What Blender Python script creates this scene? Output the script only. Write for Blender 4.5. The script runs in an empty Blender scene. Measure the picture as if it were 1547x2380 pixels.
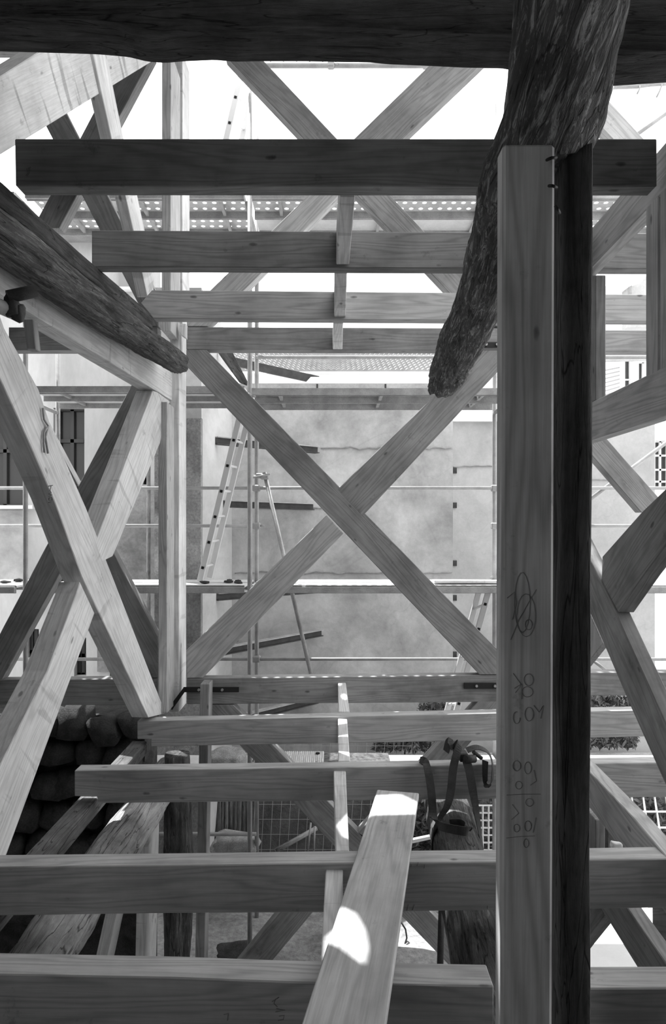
import bpy, bmesh, math, random
from mathutils import Vector, Matrix, noise
random.seed(7)
S = bpy.context.scene
COL = S.collection
# ---------------------------------------------------------------- camera, world, sun, exposure
W_, H_ = 1547, 2380
FPX, CX, HZ = 1587.0, 773.5, 1225.0          # focal length in px, principal column, horizon row
cd = bpy.data.cameras.new('camera'); cam = bpy.data.objects.new('camera', cd); COL.objects.link(cam)
cam.location = (0, 0, 0); cam.rotation_euler = (math.pi/2, 0, 0)
cd.sensor_fit = 'VERTICAL'; cd.sensor_height = 36.0; cd.lens = 36.0*FPX/H_
cd.shift_y = (HZ - H_/2)/H_; cd.clip_start = .05; cd.clip_end = 300
S.camera = cam
wd = bpy.data.worlds.new('sky'); S.world = wd; wd.use_nodes = True
bg = wd.node_tree.nodes['Background']; bg.inputs[0].default_value = (1, 1, 1, 1); bg.inputs[1].default_value = 1.5
SUN = Vector((-.28, .345, 1.0))                # direction towards the sun
sd = bpy.data.lights.new('sun', 'SUN'); sd.energy = 6.0; sd.angle = math.radians(.3); sd.color = (1, 1, 1)
so = bpy.data.objects.new('sun', sd); COL.objects.link(so); so.location = SUN*20
so.rotation_euler = SUN.to_track_quat('Z', 'Y').to_euler()
S.view_settings.view_transform = 'Standard'; S.view_settings.look = 'None'
S.view_settings.gamma = 1; S.view_settings.use_curve_mapping = False
S.view_settings.exposure = 0.78

# ---------------------------------------------------------------- pixel -> point helpers
def P(x, y, d): return Vector(((x-CX)/FPX*d, d, (HZ-y)/FPX*d))
def PZ(x, y, z): return P(x, y, z*FPX/(HZ-y))            # on a level plane
def WL(x, y, a=-1.88, b=.1): return P(x, y, a/((x-CX)/FPX-b))     # left timber wall (slightly skew)
def WR(x, y, a=1.42): return P(x, y, a*FPX/(x-CX))                # right timber wall
def FR(pts, d=5.6): return [P(x, y, d) for x, y in pts]

# ---------------------------------------------------------------- materials
def nt(name):
    m = bpy.data.materials.new(name); m.use_nodes = True
    t = m.node_tree; b = t.nodes['Principled BSDF']; b.inputs['Roughness'].default_value = .8
    b.inputs['Specular IOR Level'].default_value = .25
    return m, t, b
def g(v): return (v, v, v, 1)
def plain(name, v, rough=.7, metal=0):
    m, t, b = nt(name); b.inputs['Base Color'].default_value = g(v)
    b.inputs['Roughness'].default_value = rough; b.inputs['Metallic'].default_value = metal
    return m
def N(t, ty, **k):
    n = t.nodes.new(ty)
    for a, v in k.items():
        if a.startswith('i_'): n.inputs[int(a[2:])].default_value = v
        else: setattr(n, a, v)
    return n
def mathn(t, op, a, b=None, clamp=False):
    n = t.nodes.new('ShaderNodeMath'); n.operation = op; n.use_clamp = clamp
    for i, v in enumerate((a, b)):
        if v is None: continue
        if isinstance(v, (int, float)): n.inputs[i].default_value = v
        else: t.links.new(v, n.inputs[i])
    return n.outputs[0]
def ramp(t, src, stops):
    r = t.nodes.new('ShaderNodeValToRGB'); e = r.color_ramp.elements
    e[0].position, e[0].color = stops[0][0], g(stops[0][1]); e[1].position, e[1].color = stops[-1][0], g(stops[-1][1])
    for p, v in stops[1:-1]:
        x = e.new(p); x.color = g(v)
    t.links.new(src, r.inputs[0]); return r.outputs[0]
def coords(t, sc, off=True):
    tc = t.nodes.new('ShaderNodeTexCoord'); mp = t.nodes.new('ShaderNodeMapping'); mp.inputs['Scale'].default_value = sc
    src = tc.outputs['Object']
    if off:
        oi = t.nodes.new('ShaderNodeObjectInfo'); ml = mathn(t, 'MULTIPLY', oi.outputs['Random'], 37.0)
        ad = t.nodes.new('ShaderNodeVectorMath'); ad.operation = 'ADD'
        t.links.new(src, ad.inputs[0]); t.links.new(ml, ad.inputs[1]); src = ad.outputs[0]
    t.links.new(src, mp.inputs['Vector']); return mp.outputs[0]
def noise_n(t, vec, scale, detail=4, rough=.55, dist=0):
    n = N(t, 'ShaderNodeTexNoise'); n.inputs['Scale'].default_value = scale; n.inputs['Detail'].default_value = detail
    n.inputs['Roughness'].default_value = rough; n.inputs['Distortion'].default_value = dist
    t.links.new(vec, n.inputs['Vector']); return n.outputs[0]
def mul(t, *ss):
    o = ss[0]
    for s in ss[1:]: o = mathn(t, 'MULTIPLY', o, s)
    return o
def set_bump(t, b, h, strength, dist=.01):
    bp = t.nodes.new('ShaderNodeBump'); bp.inputs['Strength'].default_value = strength; bp.inputs['Distance'].default_value = dist
    t.links.new(h, bp.inputs['Height']); t.links.new(bp.outputs[0], b.inputs['Normal'])
def wood(name, base, grain=.22, stain=.25, knots=True, sc=1.0, kerf=1.0):
    """sawn softwood, grain along local X"""
    m, t, b = nt(name)
    v = coords(t, (1, 1, 1))
    mp = N(t, 'ShaderNodeMapping'); mp.inputs['Scale'].default_value = (.55, 6, 6); t.links.new(v, mp.inputs[0])
    warp = noise_n(t, mp.outputs[0], 1.6*sc, 2, .4)
    sep = N(t, 'ShaderNodeSeparateXYZ'); t.links.new(v, sep.inputs[0])
    yz = mathn(t, 'ADD', sep.outputs[1], mathn(t, 'MULTIPLY', sep.outputs[2], .7))
    ph = mathn(t, 'ADD', mathn(t, 'MULTIPLY', yz, 150*sc), mathn(t, 'MULTIPLY', warp, 55))
    wv = mathn(t, 'ADD', mathn(t, 'MULTIPLY', mathn(t, 'SINE', ph), .5), .5)
    wv = mathn(t, 'POWER', wv, 2.0)
    gr = mathn(t, 'SUBTRACT', 1.0, mathn(t, 'MULTIPLY', wv, grain))
    mp2 = N(t, 'ShaderNodeMapping'); mp2.inputs['Scale'].default_value = (2, 60, 60); t.links.new(v, mp2.inputs[0])
    fib = ramp(t, noise_n(t, mp2.outputs[0], 2.5, 3, .6), [(.3, .86), (.7, 1.08)])
    st = ramp(t, noise_n(t, v, 2.3, 5, .6), [(.3, 1-stain), (.62, 1.06)])
    out = mul(t, gr, fib, st)
    if knots:
        mk = N(t, 'ShaderNodeMapping'); mk.inputs['Scale'].default_value = (3.4, 8, 8); t.links.new(v, mk.inputs[0])
        vo = N(t, 'ShaderNodeTexVoronoi'); vo.inputs['Scale'].default_value = 1.0; vo.inputs['Randomness'].default_value = 1
        wob = noise_n(t, v, 30, 2)
        t.links.new(mk.outputs[0], vo.inputs['Vector'])
        dd = mathn(t, 'ADD', vo.outputs['Distance'], mathn(t, 'MULTIPLY', wob, .07))
        kn = ramp(t, dd, [(.07, .4), (.10, .6), (.13, 1.0)])
        out = mul(t, out, kn)
        sc1 = ramp(t, noise_n(t, v, 9, 6, .7), [(.30, .72), (.38, 1.0)])
        out = mul(t, out, sc1)
    if kerf < 1:                                   # curved saw marks across the grain
        m3 = N(t, 'ShaderNodeMapping'); m3.inputs['Scale'].default_value = (16, 2.2, 2.2); m3.inputs['Rotation'].default_value = (0, 0, .35)
        t.links.new(v, m3.inputs[0])
        out = mul(t, out, ramp(t, noise_n(t, m3.outputs[0], 1.0, 2, .4, .4), [(.30, kerf), (.37, 1.0)]))
    out = mathn(t, 'MULTIPLY', out, base)
    cb = N(t, 'ShaderNodeCombineXYZ')
    for i in range(3): t.links.new(out, cb.inputs[i])
    t.links.new(cb.outputs[0], b.inputs['Base Color'])
    set_bump(t, b, mathn(t, 'ADD', wv, fib), .25, .002)
    return m
def oldwood(name, base, contrast=.75, crack=.25, lightpatch=0):
    m, t, b = nt(name); b.inputs['Roughness'].default_value = .9
    v = coords(t, (1, 1, 1))
    mp = N(t, 'ShaderNodeMapping'); mp.inputs['Scale'].default_value = (1.5, 14, 14); t.links.new(v, mp.inputs[0])
    a = ramp(t, noise_n(t, mp.outputs[0], 2.0, 6, .7, .6), [(.28, 1-contrast), (.55, 1.0), (.8, 1.5)])
    mp2 = N(t, 'ShaderNodeMapping'); mp2.inputs['Scale'].default_value = (.8, 9, 9); t.links.new(v, mp2.inputs[0])
    c = ramp(t, noise_n(t, mp2.outputs[0], 1.6, 3, .5, 1.0), [(.485, 1.0), (.5, crack), (.515, 1.0)])
    s = ramp(t, noise_n(t, v, 3.5, 5, .65), [(.3, .55), (.6, 1.15)])
    out = mul(t, a, c, s)
    if lightpatch:
        lp = ramp(t, noise_n(t, mp.outputs[0], 3.2, 5, .8, 1.2), [(.50, 1.0), (.62, lightpatch)])
        out = mul(t, out, lp)
    out = mathn(t, 'MULTIPLY', out, base)
    cb = N(t, 'ShaderNodeCombineXYZ')
    for i in range(3): t.links.new(out, cb.inputs[i])
    t.links.new(cb.outputs[0], b.inputs['Base Color'])
    set_bump(t, b, mul(t, a, c), .7, .01)
    return m
def mottled(name, base, lo=.6, hi=1.15, scale=1.2, fine=.15, rough=.9, bump=.3, streak=False, second=None):
    m, t, b = nt(name); b.inputs['Roughness'].default_value = rough
    v = coords(t, (1, 1, .35) if streak else (1, 1, 1), off=False)
    a = ramp(t, noise_n(t, v, scale, 8, .62, .3), [(.33, lo), (.62, hi)])
    c = ramp(t, noise_n(t, v, scale*14, 6, .7), [(.25, 1-fine), (.75, 1+fine)])
    out = mul(t, a, c)
    if second:
        d = ramp(t, noise_n(t, v, second[0], 3, .5, 1.5), [(.49, 1.0), (.5, second[1]), (.51, 1.0)])
        out = mul(t, out, d)
    out = mathn(t, 'MULTIPLY', out, base)
    cb = N(t, 'ShaderNodeCombineXYZ')
    for i in range(3): t.links.new(out, cb.inputs[i])
    t.links.new(cb.outputs[0], b.inputs['Base Color'])
    set_bump(t, b, c, bump, .02)
    return m
M = dict(
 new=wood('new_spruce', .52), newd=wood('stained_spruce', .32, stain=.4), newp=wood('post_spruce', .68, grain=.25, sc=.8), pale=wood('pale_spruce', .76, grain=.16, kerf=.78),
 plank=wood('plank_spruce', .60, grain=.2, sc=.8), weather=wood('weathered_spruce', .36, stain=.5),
 rough=wood('rough_sawn', .70, grain=.06, stain=.3, kerf=.6),
 old=oldwood('old_dark_oak', .085), oldpost=oldwood('old_post', .11), log=oldwood('old_log', .085, lightpatch=4.5), logd=oldwood('old_log_dark', .10, lightpatch=2.0),
 loglow=oldwood('old_log_grey', .34, contrast=.5), ledger=oldwood('old_ledger', .16, contrast=.5),
 steel=mottled('galvanised_steel', .34, .8, 1.1, 6, .1, .45, .05), steeld=mottled('dull_steel', .38, .7, 1.1, 6, .2, .6, .1),
 iron=mottled('dark_iron', .05, .7, 1.2, 8, .3, .6, .2), alu=plain('ladder_aluminium', .62, .4),
 hole=plain('rung_hole', .01), bracket=plain('black_bracket', .025, .5), bolt=plain('bolt_zinc', .45, .4, .6),
 plaster=mottled('facade_plaster', .50, .55, 1.15, .8, .12, streak=False, second=(.55, .92)),
 plasterl=mottled('pale_plaster', .52, .72, 1.08, .9, .08, streak=True),
 plasterr=mottled('bright_plaster', .46, .82, 1.08, 1.2, .08, second=(.7, .93)),
 plasterd=mottled('stained_plaster', .30, .5, 1.2, 1.4, .25, streak=True), quoin=mottled('rough_render', .38, .55, 1.2, 2.5, .4, bump=.8),
 white=mottled('white_paint', .88, .95, 1.03, 1.5, .03), concrete=mottled('concrete', .38, .8, 1.15, 2, .15),
 deck=mottled('steel_deck', .5, .85, 1.1, 5, .15, .6, .1), ply=mottled('plywood_deck', .62, .85, 1.06, 3, .08),
 ground=mottled('gravel_ground', .33, .55, 1.3, 1.2, .45, bump=.9), stone=mottled('dark_stone', .08, .5, 1.5, 5, .4, bump=1),
 slope=mottled('dark_retaining', .10, .6, 1.4, 1.6, .3, bump=.6), rubbled=mottled('coarse_gravel', .30, .4, 1.5, 18, .5, bump=1), rubble=mottled('pale_rubble', .6, .6, 1.2, 5, .4, bump=1),
 tile=mottled('roof_tile', .30, .85, 1.1, 4, .15), glass=plain('window_glass', .05, .15), frame=plain('dark_window_frame', .06, .5),
 wframe=plain('white_window_frame', .8, .5), leaf=plain('leaf', .13, .6), strap=mottled('strap_webbing', .07, .8, 1.2, 20, .2, .8, .2),
 wire=plain('mesh_wire', .35, .5), wirew=plain('white_mesh', .8, .5), pencil=plain('pencil', .24), shutter=plain('grey_shutter', .3), paint=plain('dark_mark', .06), foam=plain('foam', .8),
 interior=mottled('interior_plaster', .16, .7, 1.1, 1.5, .1), boards=wood('ceiling_boards', .16),
)

# ---------------------------------------------------------------- object helpers
def tag(o, label=None, cat=None, group=None, kind=None):
    if label: o['label'] = label
    if cat: o['category'] = cat
    if group: o['group'] = group
    if kind: o['kind'] = kind
    return o
def link_bm(name, bm, mat, parent=None, mw=None, smooth=False):
    me = bpy.data.meshes.new(name); bmesh.ops.recalc_face_normals(bm, faces=bm.faces)
    if smooth:
        for f in bm.faces: f.smooth = True
    bm.to_mesh(me); bm.free(); me.materials.append(mat)
    o = bpy.data.objects.new(name, me); COL.objects.link(o)
    if mw is not None: o.matrix_world = mw
    if parent:
        o.parent = parent; o.matrix_parent_inverse = parent.matrix_basis.inverted()
    return o
def thing(name, label, cat, loc=(0, 0, 0), group=None):
    o = bpy.data.objects.new(name, None); COL.objects.link(o); o.location = loc; o.empty_display_size = .1
    return tag(o, label, cat, group)
def frame_of(pts, ext):
    """local frame: X along the longest edge, Z along the extrusion"""
    best = max(range(len(pts)), key=lambda i: (pts[(i+1) % len(pts)]-pts[i]).length)
    x = (pts[(best+1) % len(pts)]-pts[best]).normalized()
    z = ext.normalized(); z = (z-x*z.dot(x))
    if z.length < 1e-3: z = x.orthogonal()
    z.normalize(); y = z.cross(x)
    c = sum(pts, Vector())/len(pts)
    m = Matrix((x, y, z)).transposed().to_4x4(); m.translation = c
    return m
def slab(name, label, cat, pts, ext, mat, parent=None, group=None, bevel=.004, kind=None):
    ext = Vector(ext); pts = [Vector(p) for p in pts]
    mw = frame_of(pts, ext); inv = mw.inverted()
    bm = bmesh.new()
    a = [bm.verts.new(inv @ p) for p in pts]; b = [bm.verts.new(inv @ (p+ext)) for p in pts]
    n = len(pts)
    bm.faces.new(a); bm.faces.new(b[::-1])
    for i in range(n): bm.faces.new((a[i], b[i], b[(i+1) % n], a[(i+1) % n]))
    bmesh.ops.recalc_face_normals(bm, faces=bm.faces)
    if bevel: bmesh.ops.bevel(bm, geom=list(bm.edges), offset=bevel, segments=1, affect='EDGES', clamp_overlap=True)
    o = link_bm(name, bm, mat, parent, mw)
    return tag(o, label, cat, group, kind)
def box(name, lo, hi, mat, parent=None, label=None, cat=None, group=None, bevel=0, kind=None):
    x0, y0, z0 = lo; x1, y1, z1 = hi
    return slab(name, label, cat, [(x0, y0, z0), (x1, y0, z0), (x1, y0, z1), (x0, y0, z1)], (0, y1-y0, 0), mat, parent, group, bevel, kind)
def tube(name, a, b, r, mat, parent=None, label=None, cat=None, group=None, seg=12, hollow=False):
    a, b = Vector(a), Vector(b); x = (b-a).normalized(); L = (b-a).length
    z = x.orthogonal().normalized(); y = z.cross(x)
    mw = Matrix((x, y, z)).transposed().to_4x4(); mw.translation = a
    bm = bmesh.new()
    rings = []
    prof = [(0, r), (L, r)] if not hollow else [(.06, r*.8), (0, r*.8), (0, r), (L, r)]
    for px, pr in prof:
        rings.append([bm.verts.new((px, pr*math.cos(2*math.pi*k/seg), pr*math.sin(2*math.pi*k/seg))) for k in range(seg)])
    for q in range(len(rings)-1):
        for k in range(seg):
            bm.faces.new((rings[q][k], rings[q][(k+1) % seg], rings[q+1][(k+1) % seg], rings[q+1][k]))
    bm.faces.new(rings[0]); bm.faces.new(rings[-1])
    for f in bm.faces:
        if len(f.verts) == 4: f.smooth = True
    o = link_bm(name, bm, mat, parent, mw)
    return tag(o, label, cat, group)
def pathtube(name, pts, r, mat, parent=None, label=None, cat=None, seg=6):
    pts = [Vector(p) for p in pts]; bm = bmesh.new(); rings = []
    for i, p in enumerate(pts):
        t = (pts[min(i+1, len(pts)-1)]-pts[max(i-1, 0)]).normalized(); u = t.orthogonal().normalized(); w = t.cross(u)
        ref = Vector((.3, .9, .2)); u = (ref-t*ref.dot(t)).normalized(); w = t.cross(u)
        rings.append([bm.verts.new(p-pts[0]+u*r*math.cos(2*math.pi*k/seg)+w*r*math.sin(2*math.pi*k/seg)) for k in range(seg)])
    for q in range(len(rings)-1):
        for k in range(seg): bm.faces.new((rings[q][k], rings[q][(k+1) % seg], rings[q+1][(k+1) % seg], rings[q+1][k]))
    bm.faces.new(rings[0]); bm.faces.new(rings[-1])
    return tag(link_bm(name, bm, mat, parent, Matrix.Translation(pts[0]), True), label, cat)
def loft(name, label, cat, path, mat, parent=None, rough=.08, sq=2.0, nseg=28, rings=70, up=Vector((0, 0, 1)), ragged=0, seed=0, group=None):
    """old round or squared timber: path = [(centre, r_side, r_up)]"""
    cs = [Vector(p[0]) for p in path]
    x = (cs[-1]-cs[0]).normalized(); sd_ = x.cross(up).normalized(); u2 = sd_.cross(x)
    mw = Matrix((x, sd_, u2)).transposed().to_4x4(); mw.translation = cs[0]; inv = mw.inverted()
    cum = [0]
    for i in range(1, len(cs)): cum.append(cum[-1]+(cs[i]-cs[i-1]).length)
    bm = bmesh.new(); rs = []
    for q in range(rings+1):
        s = cum[-1]*q/rings; i = max(k for k in range(len(cum)) if cum[k] <= s+1e-6); i = min(i, len(cs)-2)
        f = (s-cum[i])/(cum[i+1]-cum[i]); fs = f
        c = cs[i].lerp(cs[i+1], fs); ra = path[i][1]*(1-f)+path[i+1][1]*f; rb = path[i][2]*(1-f)+path[i+1][2]*f
        ring = []
        for k in range(nseg):
            a = 2*math.pi*k/nseg; ca, sa = math.cos(a), math.sin(a)
            k_ = (abs(ca)**sq+abs(sa)**sq)**(-1/sq)
            n1 = noise.noise(Vector((s*2.2+seed, ca*1.3, sa*1.3))); n2 = noise.noise(Vector((s*1.2+seed*3, ca*6, sa*6))); n3 = noise.noise(Vector((s*14+seed, ca*7, sa*7)))
            kk = k_*(1+rough*(n1*1.3+n2*.8+n3*.35))
            rag = 0
            if ragged and q >= rings-1: rag = ragged*noise.noise(Vector((ca*2, sa*2, seed+5)))
            p = c+sd_*ra*ca*kk+u2*rb*sa*kk+x*rag
            ring.append(bm.verts.new(inv @ p))
        rs.append(ring)
    for q in range(rings):
        for k in range(nseg): bm.faces.new((rs[q][k], rs[q][(k+1) % nseg], rs[q+1][(k+1) % nseg], rs[q+1][k]))
    for ring, dx in ((rs[0], 0), (rs[-1], -ragged*.8)):
        c = sum((v.co for v in ring), Vector())/nseg; c.x += dx
        cv = bm.verts.new(c)
        for k in range(nseg): bm.faces.new((ring[k], ring[(k+1) % nseg], cv))
    return tag(link_bm(name, bm, mat, parent, mw, True), label, cat, group)
Y = Vector((0, 1, 0))
def beam(name, label, pts, mat='new', t=.12, cat='beam', **k):          # face parallel to the picture plane
    return slab(name, label, cat, pts, Y*t, M[mat], **k)
def left(name, label, pts, mat='pale', t=.13, cat='brace', a=-1.88):
    return slab(name, label, cat, [WL(x, y, a) for x, y in pts], Vector((-t, .1*t, 0)), M[mat])
def right(name, label, pts, mat='new', t=.073, cat='brace', a=1.42):
    return slab(name, label, cat, [WR(x, y, a) for x, y in pts], Vector((t, 0, 0)), M[mat])

# ================================================================ SETTING
# ground of the courtyard
def grid_ground():
    bm = bmesh.new(); nx, ny = 90, 70; x0, x1, y0, y1 = -14, 14, -3.5, 20
    vs = [[bm.verts.new((x0+(x1-x0)*i/nx, y0+(y1-y0)*j/ny, -4.4+.10*noise.fractal(Vector((i*.35, j*.35, 0)), 1, 2, 4))) for i in range(nx+1)] for j in range(ny+1)]
    for j in range(ny):
        for i in range(nx): bm.faces.new((vs[j][i], vs[j][i+1], vs[j+1][i+1], vs[j+1][i]))
    return tag(link_bm('floor', bm, M['ground'], smooth=True), kind='structure')
grid_ground()
# enclosed part of the house behind the camera, and an unseen roof cut to shade the storey and place sun patches
box('wall_rear', (-4.5, -3.2, -4.4), (4.5, -3.0, 4.6), M['interior'], kind='structure')
box('wall_left', (-4.5, -1.2, -4.4), (-4.3, 6.2, 4.6), M['interior'], kind='structure')  # unseen; length darkens the frame fronts, rear gap lets fill light in
box('wall_right', (4.3, -3.0, -4.4), (4.5, 1.2, 4.6), M['interior'], kind='structure')
box('wall_left_lower_shade', (-4.5, -3.0, -4.4), (-4.3, -1.21, -1.4), M['interior'], kind='structure')  # unseen wall added to darken the space under the floor
box('wall_right_lower_shade', (4.3, 1.21, -4.4), (4.5, 6.3, -1.5), M['interior'], kind='structure')  # likewise added, keeps side light from under the floor
ceil = box('ceiling', (-4.3, -3.0, 2.08), (4.3, 2.55, 2.10), M['boards'], kind='structure')
for i in range(12):
    box('ceiling_board', (-4.25, 2.5-.2*(i+1), 2.03+.004*(i % 3)), (4.25, 2.5-.2*i-.008, 2.075), M['boards'], ceil)
box('floor_rear', (-4.3, -3.0, -1.66), (4.3, 1.0, -1.46), M['boards'], kind='structure')
ZR = 4.6
def up(p): return p + SUN*(ZR-p.z)
def roof():
    outer = [(-4.6, -3.2), (.15, -3.2), (.15, 3.3), (.80, 3.3), (.80, 5.8), (.42, 5.8), (.42, 6.28), (-4.6, 6.28)]  # outline trimmed to admit skylight while holding off the sun
    def proj(f, pts): return [(up(f(x, y)).x, up(f(x, y)).y) for x, y in pts]
    h1 = proj(lambda x, y: PZ(x, y, -1.415), [(771, 1858), (930, 1850), (974, 1872), (970, 1897), (865, 1900), (812, 1930), (792, 1924), (772, 1892)])  # openings cut along the sun's path so patches land on the timbers
    h2 = proj(lambda x, y: PZ(x, y, -1.415), [(746, 2146), (790, 2113), (825, 2128), (848, 2170), (856, 2215), (848, 2250), (790, 2208), (746, 2192)])
    h3 = proj(lambda x, y: PZ(x, y, -1.33), [(1444, 1876), (1478, 1852), (1512, 1898), (1466, 1904)])
    h5 = [(up(Vector(q)).x, up(Vector(q)).y) for q in ((.43, 1.775, -.93), (.43, 1.80, -.90), (.43, 1.85, -1.0), (.43, 1.79, -1.30))]
    h4 = proj(WR, [(1330, 1180), (1345, 1190), (1402, 1300), (1378, 1303), (1363, 1290), (1330, 1289)])
    bm = bmesh.new(); es = []
    for loop in (outer, h1, h2, h3, h4, h5):
        vs = [bm.verts.new((x, y, ZR)) for x, y in loop]
        es += [bm.edges.new((vs[i], vs[(i+1) % len(vs)])) for i in range(len(vs))]
    bmesh.ops.triangle_fill(bm, use_beauty=True, use_dissolve=False, edges=es)
    r = bmesh.ops.extrude_face_region(bm, geom=list(bm.faces))
    for v in [e for e in r['geom'] if isinstance(e, bmesh.types.BMVert)]: v.co.z += .02
    return tag(link_bm('ceiling_sun_mask', bm, M['boards']), kind='structure')
rf = roof()
for i, x in enumerate((-3.6, -2.4)): box('rafter', (x, -3, 4.44), (x+.08, 6.2, 4.595), M['newd'], rf)

# ================================================================ FACADES ACROSS THE COURTYARD
FD = 10.2
hs = thing('courtyard_house', 'plastered grey courtyard house behind the scaffolding, cracked and stained facade', 'building', (0, FD, -4.4))
x0, x1 = P(540, 0, FD).x-.03, P(1052, 0, FD).x
box('facade_wall', (x0, FD, -4.5), (x1, FD+.4, 1.88), M['plaster'], hs)
box('parapet_band', (x0, FD-.03, 1.99), (x1, FD+.4, 2.14), M['concrete'], hs)
box('coping', (x0-.3, FD-.06, 1.88), (x1+.3, FD+.4, 1.985), M['white'], hs)
for px in (735, 893): box('joint', (P(px, 0, FD).x, FD-.035, 1.99), (P(px+4, 0, FD).x, FD-.02, 2.13), M['iron'], hs)
xr = P(1560, 0, FD+.25).x
box('facade_wall', (x1, FD+.2, -4.5), (P(1521, 0, FD+.2).x, FD+.6, 1.60), M['plasterr'], hs)
box('coping', (x1, FD+.12, 1.60), (P(1380, 0, FD+.2).x, FD+.6, 1.70), M['white'], hs)
for py in (1085, 1167, 1304, 1386, 1520):       # putlog holes in the step of the wall
    box('putlog_hole', (x1+.005, FD+.17, (HZ-py-13)/FPX*FD), (x1+.09, FD+.2, (HZ-py)/FPX*FD), M['iron'], hs)
# horizontal broken edges of old render
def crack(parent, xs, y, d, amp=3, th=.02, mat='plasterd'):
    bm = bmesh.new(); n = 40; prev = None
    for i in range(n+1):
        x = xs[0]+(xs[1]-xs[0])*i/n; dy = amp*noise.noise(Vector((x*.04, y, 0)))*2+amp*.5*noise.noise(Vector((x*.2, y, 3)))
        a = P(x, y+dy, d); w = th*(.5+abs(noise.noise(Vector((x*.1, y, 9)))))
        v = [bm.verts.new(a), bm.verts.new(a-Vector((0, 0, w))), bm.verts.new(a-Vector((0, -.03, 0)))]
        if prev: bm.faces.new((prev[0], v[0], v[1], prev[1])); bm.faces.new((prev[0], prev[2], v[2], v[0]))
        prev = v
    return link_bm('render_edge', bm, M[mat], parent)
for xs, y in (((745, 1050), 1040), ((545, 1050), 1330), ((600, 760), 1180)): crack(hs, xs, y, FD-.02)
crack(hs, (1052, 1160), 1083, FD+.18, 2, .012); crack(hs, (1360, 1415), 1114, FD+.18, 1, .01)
# wing that comes towards us
wing = thing('return_wing', 'plastered return wing of the courtyard house with rough rendered end', 'building', (-2, 9, -4.4))
xw = -1.51
box('side_wall', (-2.05, 7.9, -4.5), (xw, FD, 2.75), M['plasterl'], wing)
box('rough_end', (P(430, 0, 7.85).x-.35, 7.84, -4.5), (P(467, 0, 7.85).x, 7.9, 1.25), M['quoin'], wing)
box('pale_end', (P(430, 0, 7.85).x-.35, 7.84, 1.25), (xw, 7.9, 2.75), M['plasterl'], wing)
# steel beams bridging the corner
STEEL = [((500, 1024, 8.76), (737, 1046, 10.13), 'uppermost rusty steel beam across the courtyard corner under the broken plaster'),
         ((520, 1171, 9.4), (727, 1178, 10.13), 'level steel beam across the courtyard corner above the scaffold deck'),
         ((503, 1387, 8.85), (737, 1370, 10.13), 'steel beam across the courtyard corner just below the scaffold deck'),
         ((503, 1516, 8.8), (746, 1470, 10.13), 'slanting-looking steel beam in the courtyard corner below the deck, crossed by the leaning tube'),
         ((503, 1684, 8.8), (735, 1626, 10.13), 'lowest steel beam in the courtyard corner below the sill beam')]
for a, b, lb in STEEL:
    pa, pb = P(*a), P(*b); hgt = .075; t = thing('steel_beam', lb, 'steel beam', pa)
    dz = Vector((0, 0, hgt)); n = Vector((pb.y-pa.y, -(pb.x-pa.x), 0)).normalized()*.05
    slab('web', None, None, [pa+dz*.5, pb+dz*.5, pb-dz*.5, pa-dz*.5], n*.16, M['iron'], t, bevel=0)
    for s in (-1, 1):
        q = dz*.5*s
        slab('flange', None, None, [pa+q-n, pb+q-n, pb+q+n, pa+q+n], (0, 0, s*.012), M['steeld'] if s > 0 else M['iron'], t, bevel=0)
# left house with tall dark windows
lh = thing('left_house', 'pale plastered house at left behind the timber frame with dark casement windows', 'building', (-5, 9.6, -4.4))
LD = 9.6
def hole_wall(parent, name, rect, holes, d, mat, th=.3):
    """wall with real window openings"""
    bm = bmesh.new(); es = []
    def rc(r): return [P(r[0], r[1], d), P(r[2], r[1], d), P(r[2], r[3], d), P(r[0], r[3], d)]
    for r in [rect]+holes:
        vs = [bm.verts.new(p) for p in rc(r)]; es += [bm.edges.new((vs[i], vs[(i+1) % 4])) for i in range(4)]
    bmesh.ops.triangle_fill(bm, use_beauty=True, use_dissolve=False, edges=es)
    e = bmesh.ops.extrude_face_region(bm, geom=list(bm.faces))
    for v in [q for q in e['geom'] if isinstance(q, bmesh.types.BMVert)]: v.co.y += th
    return link_bm(name, bm, mat, parent)
def window(parent, r, d, fm='frame', cols=2, rows=(0, .32, 1), th=.04, inset=.14):
    x0, y0, x1, y1 = r; a, b = P(x0, y1, d), P(x1, y0, d); f = .05 if fm == 'frame' else .035
    w = box('window', (a.x, d+inset+.03, a.z), (b.x, d+inset+.04, b.z), M['glass'], parent)
    def bar(xa, xb, za, zb): box('window_bar', (xa, d+inset-.02, za), (xb, d+inset+.03, zb), M[fm], w)
    bar(a.x, a.x+f, a.z, b.z); bar(b.x-f, b.x, a.z, b.z)
    for k in range(1, cols): c = a.x+(b.x-a.x)*k/cols; bar(c-f*.5, c+f*.5, a.z, b.z)
    for q in rows: z = b.z-(b.z-a.z)*q; bar(a.x, b.x, z-f*.5, z+f*.5)
    return w
lw = [(124, 948, 196, 1180), (-60, 985, 64, 1175), (60, 1462, 90, 1575), (172, 1482, 200, 1572), (255, 1530, 282, 1572), (328, 1082, 344, 1126)]
hole_wall(lh, 'house_wall', (-260, 560, 372, 1960), lw, LD, M['plasterl'])
for r in lw[:2]: window(lh, r, LD)
for r in lw[2:]: window(lh, r, LD, cols=2, rows=(0, .5, 1))
a = P(-80, 1183, LD); b = P(84, 1175, LD); box('window_sill', (a.x, LD-.12, a.z), (b.x, LD+.05, b.z), M['white'], lh)
a = P(228, 1560, LD); b = P(372, 1130, LD); box('stained_wall', (a.x, LD-.04, a.z), (b.x, LD, b.z), M['plasterd'], lh)
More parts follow.
